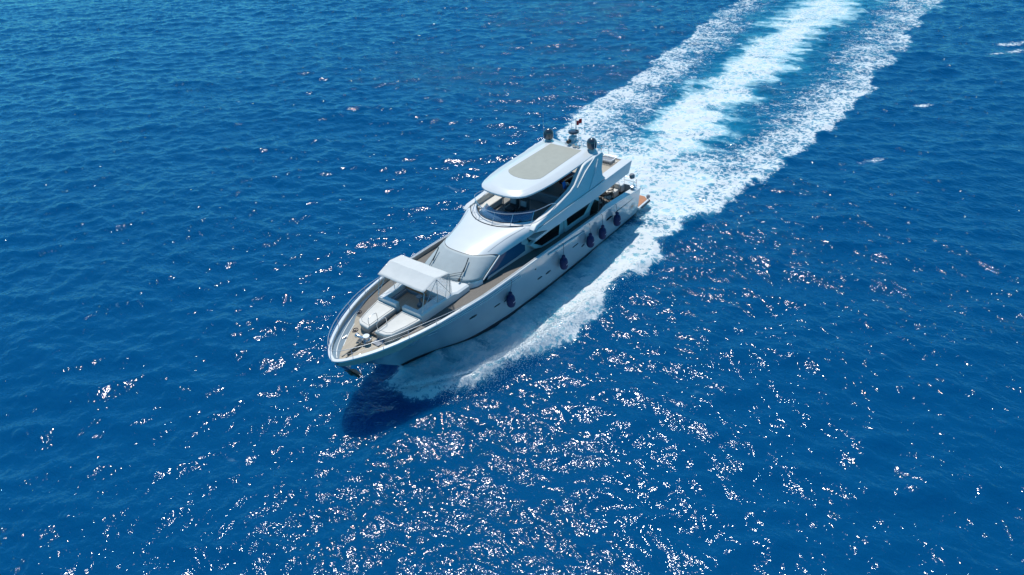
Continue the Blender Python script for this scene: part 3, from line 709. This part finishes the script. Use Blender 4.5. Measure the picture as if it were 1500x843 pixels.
m = MB(); m.lathe([(.6, 0), (.66, .02), (.66, .05), (.6, .06)], (0, 0, .68), 28, Matrix.Diagonal((.9, 1.4, 1))); m.build('tabletop', WOOD, tb)
m = MB(); m.lathe([(.3, 0), (.28, .04), (.07, .08), (.06, .6), (.15, .68)], (0, 0, 0), 16); m.build('pedestal', STEEL, tb)
def chair(x, y, rz, lab):
    c = empty('wicker_chair', (x, y, 1.55), rz); tag(c, lab, 'chair', 'wicker chairs round the cockpit table')
    m = MB(); m.box((0, 0, .45), (.5, .5, .08)); m.build('seat', SOFTW, c, bevel=.03)
    m = MB(); m.tube([(.22, -.26, .66), (-.1, -.29, .70), (-.26, -.2, .86), (-.3, 0, .9), (-.26, .2, .86), (-.1, .29, .70), (.22, .26, .66)], .035, 6, smooth=2)
    for k in range(9):
        a = R(100+20*k); m.tube([(.26*math.cos(a), .26*math.sin(a), .42), (.29*math.cos(a), .29*math.sin(a), .82)], .014, 4)
    m.build('backrest', WICK, c)
    for sx in (-1, 1):
        for sy in (-1, 1):
            m = MB(); m.tube([(sx*.22, sy*.22, 0), (sx*.22, sy*.24, .42)], .022, 5); m.build('leg', WICK, c)
    return c
chair(-9.0, 1.25, R(-140), 'wicker chair at the forward port side of the cockpit table')
chair(-9.9, 1.55, R(-90), 'wicker chair at the port side of the cockpit table nearest the rail')
chair(-10.7, 1.2, R(-40), 'wicker chair at the aft port corner of the cockpit table')

# fenders
def fender(x, z, tilt, lab):
    y = hull_at(x, z+.0)+.31
    f = empty('fender', (x, y, z)); f.rotation_euler = (R(-4), tilt, 0)
    tag(f, lab, 'fender', 'navy fenders hung along the port side')
    prof = [(.03, -.53), (.14, -.50), (.23, -.42), (.275, -.30), (.285, -.1), (.28, .1), (.25, .28), (.19, .38), (.10, .44), (.08, .52), (.13, .56), (.12, .64), (.04, .66)]
    m = MB(); m.lathe(prof, (0, 0, 0), 22); bd = m.build('body', NAVY, f); f.scale = (.9, .9, .9)
    b_ = Matrix.Rotation(-tilt, 3, 'Y')
    topz = itp(x, SZ)+.06
    e = Matrix.Rotation(tilt, 3, 'Y').inverted() @ Vector((0, itp(x, SH)-y-.0, topz-z))
    m = MB(); m.tube([(0, 0, .64), (e.x*.6, e.y*.5, e.z*.7), (e.x, e.y+.02, e.z), (e.x, e.y-.16, e.z+.02)], .014, 5); m.build('rope', ROPE, f)
    m = MB()
    for k in range(5):
        a = R(72+k*9); m.box((.287*math.cos(a), .287*math.sin(a), .0+.012*(k % 2)), (.03, .012, .07), rz=a+R(90))
    m.build('lettering', mat('fender_lettering', (.35, .38, .45), .7), f, smooth=False)
    return f
fender(3.40, 1.93, R(6), 'navy fender nearest the bow, hanging alone forward on the port hull')
fender(-1.72, 1.66, R(8), 'navy fender amidships, second from the bow, below the first long saloon window')
fender(-4.78, 1.64, R(7), 'navy fender third from the bow, below the raised triangular saloon window')
fender(-6.32, 1.45, R(5), 'navy fender fourth from the bow, second from the stern')
fender(-8.2, 1.52, R(7), 'navy fender nearest the stern, below the open aft cockpit')

# ------------------------------------------------------------------ the sea
def axis(parts):
    out = []
    for a, b, d in parts: out += list(np.arange(a, b-1e-6, d))
    out.append(parts[-1][1]); return np.array(out)
X = axis([(-150, -100, .5), (-100, -60, .32), (-60, -22, .2), (-22, 16, .11), (16, 34, .14), (34, 60, .4)])
Y = axis([(-190, -110, .6), (-110, -50, .38), (-50, -16, .24), (-16, -8, .16), (-8, 10, .11), (10, 32, .16), (32, 60, .4)])
GX, GY = np.meshgrid(X, Y, indexing='ij')

def tile(N, Ls, wind, lo, hi, spread, seed, tot):
    r = np.random.default_rng(seed)
    k1 = 2*np.pi*np.fft.fftfreq(N, Ls/N); KX, KY = np.meshgrid(k1, k1, indexing='ij'); K = np.hypot(KX, KY); K[0, 0] = 1
    c = (KX*math.cos(wind)+KY*math.sin(wind))/K
    lam = 2*np.pi/K
    S = K**-4.0*(spread+(1-spread)*c**4)
    S *= np.exp(-(lam/hi)**4)*np.exp(-(lo/lam)**4); S[0, 0] = 0
    A = np.sqrt(S)*(r.normal(size=(N, N))+1j*r.normal(size=(N, N)))
    h = np.fft.ifft2(A).real
    gx = np.gradient(h, Ls/N, axis=0); gy = np.gradient(h, Ls/N, axis=1)
    sc_ = tot/math.sqrt((gx**2+gy**2).mean()); h *= sc_
    # horizontal choppiness
    Hk = np.fft.fft2(h); dx = np.fft.ifft2(1j*KX/K*Hk).real; dy = np.fft.ifft2(1j*KY/K*Hk).real
    return h, dx, dy, Ls, N
def samp(T, GX, GY, rot, ox, oy):
    h, dx, dy, Ls, N = T
    c, s = math.cos(rot), math.sin(rot)
    u = ((GX*c+GY*s+ox)/Ls*N) % N; v = ((-GX*s+GY*c+oy)/Ls*N) % N
    i = np.floor(u).astype(int) % N; j = np.floor(v).astype(int) % N; fu = u-np.floor(u); fv = v-np.floor(v)
    i1 = (i+1) % N; j1 = (j+1) % N
    def g(a): return (a[i, j]*(1-fu)*(1-fv)+a[i1, j]*fu*(1-fv)+a[i, j1]*(1-fu)*fv+a[i1, j1]*fu*fv)
    H, DX, DY = g(h), g(dx), g(dy)
    return H, DX*c-DY*s, DX*s+DY*c
WIND = R(39+78)      # direction the crests travel is close to the view axis
WIND = CYAW-R(8)
H = np.zeros_like(GX); DX = H.copy(); DY = H.copy()
for N, Ls, lo, hi, rot, seed, tot, sprd in ((1024, 93., .35, 3.9, 0, 3, .16, .15), (512, 41.3, .3, 3.0, .35, 5, .105, .35), (256, 170., 4, 16., -.2, 8, .034, .1)):
    T = tile(N, Ls, WIND-rot, lo, hi, sprd, seed, tot)
    a, b, c = samp(T, GX, GY, rot, 13.7, 5.1); H += a; DX += b; DY += c

# value noise for edges
def vnoise(x, y, sx, sy, seed):
    r = np.random.default_rng(seed); G = r.random((256, 256))
    u = x/sx; v = y/sy; i = np.floor(u).astype(int); j = np.floor(v).astype(int); fu = u-i; fv = v-j
    fu = fu*fu*(3-2*fu); fv = fv*fv*(3-2*fv)
    return (G[i % 256, j % 256]*(1-fu)*(1-fv)+G[(i+1) % 256, j % 256]*fu*(1-fv)+G[i % 256, (j+1) % 256]*(1-fu)*fv+G[(i+1) % 256, (j+1) % 256]*fu*fv)-.5
def fbm(x, y, s, seed, oct=4, ax=1.):
    o = 0; a = 1
    for k in range(oct):
        o = o+a*vnoise(x+17*k, y-9*k, s*ax, s, seed+k); s /= 2.1; a *= .55
    return o
def ss(a, b, t): t = np.clip((t-a)/(b-a), 0, 1); return t*t*(3-2*t)
near = (GX < 18) & (GY > -30) & (GY < 30)
F = np.zeros_like(H); AQ = np.zeros_like(H); LIFT = np.zeros_like(H)
x = GX; wob = fbm(GX, GY, 3.2, 21, 4)
for sgn in (1, -1):
    y = GY*sgn
    if sgn == 1: outer = np.interp(x, [-150, -84, -50, -30, -19, -12, -2, 2, 4.8, 7, 8.5, 9.8, 10.8, 11.5], [8, 9.3, 10.3, 10.1, 8.1, 7.0, 6.8, 6.3, 5.9, 5.4, 4.9, 3.9, 3.0, 2.2])
    else: outer = np.interp(x, [-150, -76, -54, -40, -30, -19, -12, -2, 4.8, 8, 10.2, 11], [22, 15.6, 13.4, 12.4, 12.3, 9.7, 7.7, 6.6, 5.9, 5.2, 3.6, 2.5])
    inner = np.interp(x, [-150, -80, -45, -30, -22, -15, -12], [2.8, 3.6, 5.6, 6.0, 4.6, 2.5, 0]) if sgn == 1 else np.interp(x, [-150, -76, -54, -40, -30, -20, -13], [15, 12, 8.6, 7.4, 6.8, 5, 0])
    o2 = outer+wob*1.5*ss(9, 2, x)+.35*wob
    amp = (ss(11.6, 10.5, x) if sgn == 1 else ss(9.6, 8.2, x))*np.interp(x, [-150, -90, -50, -20, 0], [.25, .50, .60, .78, .95])
    edge = ss(o2+.25, o2-.7, y)
    inn = ss(inner-3.2, inner*.25+outer*.75, y)
    dens = edge*np.where(x < -12, .24+.76*inn, 1.0)*np.where(x < -12, 1, 1)
    base = np.where(x > -12, np.interp(y-(o2-2.0), [-2.5, -1.2, 0, 1.2, 1.9], [.38, .46, .88, 1.05, .92]), .9)
    f = amp*dens*base
    yh = np.interp(x, [-12, -3, 0, 2.5, 4.5, 5.75, 7.4, 8.4, 9.3, 11], [2.65, 2.5, 2.4, 2.28, 1.98, 1.66, .8, .4, .1, 0])
    bowf = ss(0, 3.5, x)*(ss(10.7, 9.4, x) if sgn == 1 else ss(8.6, 6.5, x))
    f = np.maximum(f, .50*bowf*ss(o2+.2, o2-1.2, y)); AQ = np.maximum(AQ, np.where(y > 0, ss(-12, -6, x)*(ss(11.4, 9.8, x) if sgn == 1 else ss(8.6, 6.5, x))*ss(o2+.1, o2-1.6, y), 0))
    LIFT += np.where(y > 0, bowf*ss(4, 8, x)*.22*np.exp(-((y-yh-.1)/.55)**2), 0)
    F = np.maximum(F, np.where(y > -.2, f, 0))
    # lifted ridge along the outer lip
    rid = np.exp(-((y-(outer-.75))/.62)**2)*np.interp(x, [-60, -25, -10, 3, 8.0, 10.2, 11.3], [0, .10, .24, .55, .85, .5, 0])
    LIFT += np.where(y > 0, rid, 0)
    # scattered flecks outside the edge
    AQ = np.maximum(AQ, np.where(y > -.2, edge*amp*(.30+.32*inn), 0))
# propeller wash
cen = np.interp(x, [-150, -80, -40, -20, -12], [-6, -3.2, -2.2, -.8, -.3]); hw = np.interp(x, [-150, -80, -45, -25, -14, -12], [4.8, 4.0, 3.4, 3.1, 3.2, 2.8])
d = np.abs(GY-cen+wob*3.4)/hw
wash = ss(1.35, .15, d)*ss(-11.6, -13.2, x)
F = np.maximum(F, wash*np.interp(x, [-150, -90, -45, -25, -14], [.48, .62, .72, .82, .95]))
AQ = np.maximum(AQ, ss(2.0, .3, d)*ss(-12, -16, x)*np.interp(x, [-150, -80, -30], [.7, 1, .9]))
# everything just astern is churned white
st = ss(-11.8, -13.5, x)*ss(-30, -17, x)*ss(7.2, 4.5, np.abs(GY)+wob)
F = np.maximum(F, st*.85); AQ = np.maximum(AQ, st*.9)
F = F+.16*fbm(GX*.9+GY*.2, GY, 1.6, 44, 4, 2.0)*(F > .05)
# whitecaps, few
cap = np.zeros_like(F)
for (cx, cy, l, wd_) in ((-42.8, 15.2, .9, .3), (-29.0, 14.3, 1.1, .28), (-65.9, 19.3, 1.5, .7), (-63.5, 20.2, 1.1, .5), (-67, 20.6, 1.0, .4), (-61.5, 18.6, .9, .3)):
    vx, vy = math.sin(CYAW), -math.cos(CYAW)
    a_ = (GX-cx)*vx+(GY-cy)*vy; b_ = -(GX-cx)*vy+(GY-cy)*vx
    cap = np.maximum(cap, np.exp(-(a_/l)**2-(b_/wd_)**2)*.78)
F = np.maximum(F, cap+.1*(cap > .2)*wob)
F = np.clip(F, 0, 1.15)
calm = 1-.45*np.clip(F, 0, 1)
Z = H*calm+LIFT*(1+.35*fbm(GX, GY, 1.1, 91, 2))
Z += np.clip(F, 0, 1)*(.09*fbm(GX, GY, .7, 71, 3)+.16*fbm(GX, GY, 1.9, 75, 3))*np.where(GX > -60, 1, .7)
# hull presses the water down a little and the transom leaves a hollow
Z -= .28*np.exp(-((GX+13.2)/2.2)**2-(GY/2.4)**2)
Z += .30*np.exp(-((GX+21)/4.5)**2-((GY+.8)/2.0)**2)
inside = (np.abs(GY) < np.interp(GX, [-12, -3, 0, 2.5, 4.5, 5.75, 7.4, 8.4, 9.3], [2.6, 2.45, 2.3, 2.15, 1.85, 1.5, .6, .2, 0])-.2) & (GX > -11.8) & (GX < 9)
Z = np.where(inside, np.minimum(Z, -.35), Z)
edgef = np.minimum.reduce([ss(-150, -140, GX), ss(60, 52, GX), ss(-190, -180, GY), ss(60, 52, GY)])
Z *= edgef
PX = GX+.75*DX*calm*edgef; PY = GY+.75*DY*calm*edgef
nx, ny = GX.shape
co = np.stack([PX, PY, Z], -1).reshape(-1, 3)
idx = np.arange(nx*ny).reshape(nx, ny)
q = np.stack([idx[:-1, :-1], idx[1:, :-1], idx[1:, 1:], idx[:-1, 1:]], -1).reshape(-1, 4)
# flat skirt out to the horizon
B0 = [(-150, -190), (60, -190), (60, 60), (-150, 60)]; far = 9000
sk = [(-far, -far), (far, -far), (far, far), (-far, far)]
me = bpy.data.meshes.new('sea')
nv = len(co); co = np.vstack([co, [(a, b, 0) for a, b in B0], [(a, b, -.0) for a, b in sk]])
sq = np.array([[nv+i, nv+4+i, nv+4+(i+1) % 4, nv+(i+1) % 4] for i in range(4)])
q = np.vstack([q, sq])
me.vertices.add(len(co)); me.vertices.foreach_set('co', co.astype(np.float32).ravel())
me.loops.add(q.size); me.loops.foreach_set('vertex_index', q.astype(np.int32).ravel())
me.polygons.add(len(q)); me.polygons.foreach_set('loop_start', (np.arange(len(q))*4).astype(np.int32)); me.polygons.foreach_set('loop_total', np.full(len(q), 4, np.int32))
me.polygons.foreach_set('use_smooth', np.ones(len(q), bool))
me.update(calc_edges=True)
for nm, arr in (('foam', F), ('aqua', AQ)):
    at = me.attributes.new(nm, 'FLOAT', 'POINT'); at.data.foreach_set('value', np.concatenate([arr.ravel(), np.zeros(8)]).astype(np.float32))
sea = link('sea', me); tag(sea, kind='structure')

# spray thrown off the lip of the bow wave
sp = MB(); r_ = random.Random(5); sv = []; sf = []
def drop(px, py, pz, sz):
    k = len(sv); a = r_.random()*6.28
    for q_ in range(3): sv.append((px+sz*math.cos(a+q_*2.1), py+sz*math.sin(a+q_*2.1), pz-sz*.4))
    sv.append((px, py, pz+sz)); sf.extend([(k, k+1, k+2), (k, k+1, k+3), (k+1, k+2, k+3), (k+2, k, k+3)])
for _ in range(14000):
    xx = 10.9-abs(r_.gauss(0, 1))*7.0
    if xx < -14: continue
    sgn = 1 if r_.random() < .75 else -1
    yo = float(np.interp(xx, [-14, -2, 2, 4.8, 7, 8.5, 9.8, 10.8, 11.5], [7.0, 6.8, 6.3, 5.9, 5.4, 4.9, 3.9, 3.0, 2.2]))
    t = abs(r_.gauss(0, 1)); yy = yo-.6+r_.gauss(0, .55)
    zz = .15+.85*max(0, 1-abs(yy-yo+.6)/1.2)*max(.25, min(1, (xx+14)/22))+abs(r_.gauss(0, .13))
    drop(xx, sgn*yy, zz, r_.uniform(.006, .028))
for _ in range(1500):
    drop(-12.6-abs(r_.gauss(0, 1.6)), r_.uniform(-2.6, 2.6), .1+abs(r_.gauss(0, .18)), r_.uniform(.006, .024))
sp.v = sv; sp.f = sf
spo = sp.build('spray', mat('spray_white', (.75, .78, .8), .6), None, smooth=False); tag(spo, kind='stuff')

# water + foam shader
m = bpy.data.materials.new('sea_water'); m.use_nodes = True; n = m.node_tree; LK = n.links.new
for a in list(n.nodes): n.nodes.remove(a)
def N(t, **k):
    a = n.nodes.new(t)
    for p, v in k.items(): setattr(a, p, v)
    return a
def math_(op, a, b=None, c=None, clamp=False):
    q = N('ShaderNodeMath', operation=op, use_clamp=clamp)
    for i, v in enumerate((a, b, c)):
        if v is None: continue
        if isinstance(v, (int, float)): q.inputs[i].default_value = v
        else: LK(v, q.inputs[i])
    return q.outputs[0]
def mrange(v, a, b, c=0., d=1., interp='SMOOTHSTEP'):
    q = N('ShaderNodeMapRange', interpolation_type=interp); LK(v, q.inputs[0])
    for i, t in enumerate((a, b, c, d)):
        if isinstance(t, (int, float)): q.inputs[i+1].default_value = t
        else: LK(t, q.inputs[i+1])
    return q.outputs[0]
out = N('ShaderNodeOutputMaterial'); tc = N('ShaderNodeTexCoord')
fo = N('ShaderNodeAttribute', attribute_name='foam').outputs['Fac']; aq = N('ShaderNodeAttribute', attribute_name='aqua').outputs['Fac']
def noise(scale, detail, rough, rz=0, sc3=(1, 1, 1), dist=0, typ='FBM'):
    mp = N('ShaderNodeMapping'); mp.inputs['Rotation'].default_value = (0, 0, rz); mp.inputs['Scale'].default_value = sc3
    LK(tc.outputs['Object'], mp.inputs[0])
    t = N('ShaderNodeTexNoise'); t.inputs['Scale'].default_value = scale; t.inputs['Detail'].default_value = detail; t.inputs['Roughness'].default_value = rough; t.inputs['Distortion'].default_value = dist
    LK(mp.outputs[0], t.inputs['Vector']); return t.outputs[0]
# ripples (real small waves as bump)
PERP0 = -(WIND)
rip1 = noise(2.2, 3, .5, -(WIND), (1.0, .6, 1), .5)
rip2 = noise(5.0, 2, .5, -(WIND)+.7, (1.0, .75, 1), .3)
hsum = math_('MULTIPLY', math_('ADD', math_('MULTIPLY', rip1, .122), math_('MULTIPLY', rip2, .040)), mrange(noise(.045, 3, .6, PERP0, (1, .5, 1), .6), .3, .7, .62, 1.32))
bp = N('ShaderNodeBump'); bp.inputs['Strength'].default_value = 1; bp.inputs['Distance'].default_value = 1.0; LK(hsum, bp.inputs['Height'])
# lace of foam
PERP = -(WIND)
n1 = noise(.55, 5, .6, PERP, (1, .45, 1), .8)
nf = noise(2.6, 9, .68, PERP, (1.1, .65, 1), .9)
nk = noise(9, 5, .7)
vor = N('ShaderNodeTexVoronoi', feature='DISTANCE_TO_EDGE'); vor.inputs['Scale'].default_value = 1.9
wn = N('ShaderNodeTexNoise'); wn.inputs['Scale'].default_value = 1.5; wn.inputs['Detail'].default_value = 6; wn.inputs['Roughness'].default_value = .65; LK(tc.outputs['Object'], wn.inputs['Vector'])
mixv = N('ShaderNodeVectorMath', operation='MULTIPLY_ADD'); LK(wn.outputs['Color'], mixv.inputs[0]); mixv.inputs[1].default_value = (1.6, 1.6, 0); LK(tc.outputs['Object'], mixv.inputs[2])
LK(mixv.outputs[0], vor.inputs['Vector'])
lace = mrange(vor.outputs['Distance'], 0, .30, .26, -.26)
def ctr(v, k): return math_('MULTIPLY', math_('SUBTRACT', v, .5), k)
val = math_('ADD', math_('ADD', math_('ADD', ctr(n1, .9), ctr(nf, 1.7)), math_('ADD', lace, ctr(nk, .7))), .5)
thr = mrange(fo, 0, 1, 1.08, .08, 'LINEAR')
mask = mrange(val, math_('SUBTRACT', thr, .14), math_('ADD', thr, .30))
mask = math_('MULTIPLY', mask, mrange(fo, .03, .25))
milk = math_('MAXIMUM', math_('MULTIPLY', mrange(math_('ADD', fo, ctr(n1, 1.2)), .25, 1.15), .45), math_('MULTIPLY', mrange(math_('ADD', aq, math_('ADD', ctr(n1, 2.2), ctr(nf, .8))), .40, 1.15), .9))
fac = math_('MAXIMUM', math_('MULTIPLY', mask, .93), math_('MULTIPLY', milk, .42), clamp=True)
# water body
wat = N('ShaderNodeBsdfPrincipled'); wat.inputs['Roughness'].default_value = .075
wat.subsurface_method = 'BURLEY'; wat.inputs['Subsurface Weight'].default_value = .8; wat.inputs['Subsurface Radius'].default_value = (1.3, 2.2, 3.0); wat.inputs['Subsurface Scale'].default_value = 1.0; wat.inputs['IOR'].default_value = 1.333
cw_ = N('ShaderNodeMix', data_type='RGBA'); cw_.inputs[6].default_value = (.0001, .056, .158, 1); cw_.inputs[7].default_value = (.01, .22, .33, 1)
LK(math_('MULTIPLY', aq, math_('ADD', .45, n1), clamp=True), cw_.inputs[0])
cm = N('ShaderNodeMix', data_type='RGBA'); cm.inputs[7].default_value = (.26, .60, .66, 1); LK(milk, cm.inputs[0]); LK(cw_.outputs[2], cm.inputs[6]); LK(cm.outputs[2], wat.inputs['Base Color']); LK(bp.outputs[0], wat.inputs['Normal'])
foam = N('ShaderNodeBsdfPrincipled'); foam.inputs['Base Color'].default_value = (.66, .69, .70, 1); foam.inputs['Roughness'].default_value = .9; foam.inputs['Specular IOR Level'].default_value = .2
fb = N('ShaderNodeBump'); fb.inputs['Strength'].default_value = .8; fb.inputs['Distance'].default_value = .22
LK(math_('ADD', n1, math_('MULTIPLY', noise(7, 6, .65), .3)), fb.inputs['Height']); LK(fb.outputs[0], foam.inputs['Normal'])
ms = N('ShaderNodeMixShader'); LK(fac, ms.inputs[0]); LK(wat.outputs[0], ms.inputs[1]); LK(foam.outputs[0], ms.inputs[2]); LK(ms.outputs[0], out.inputs[0])
me.materials.append(m)
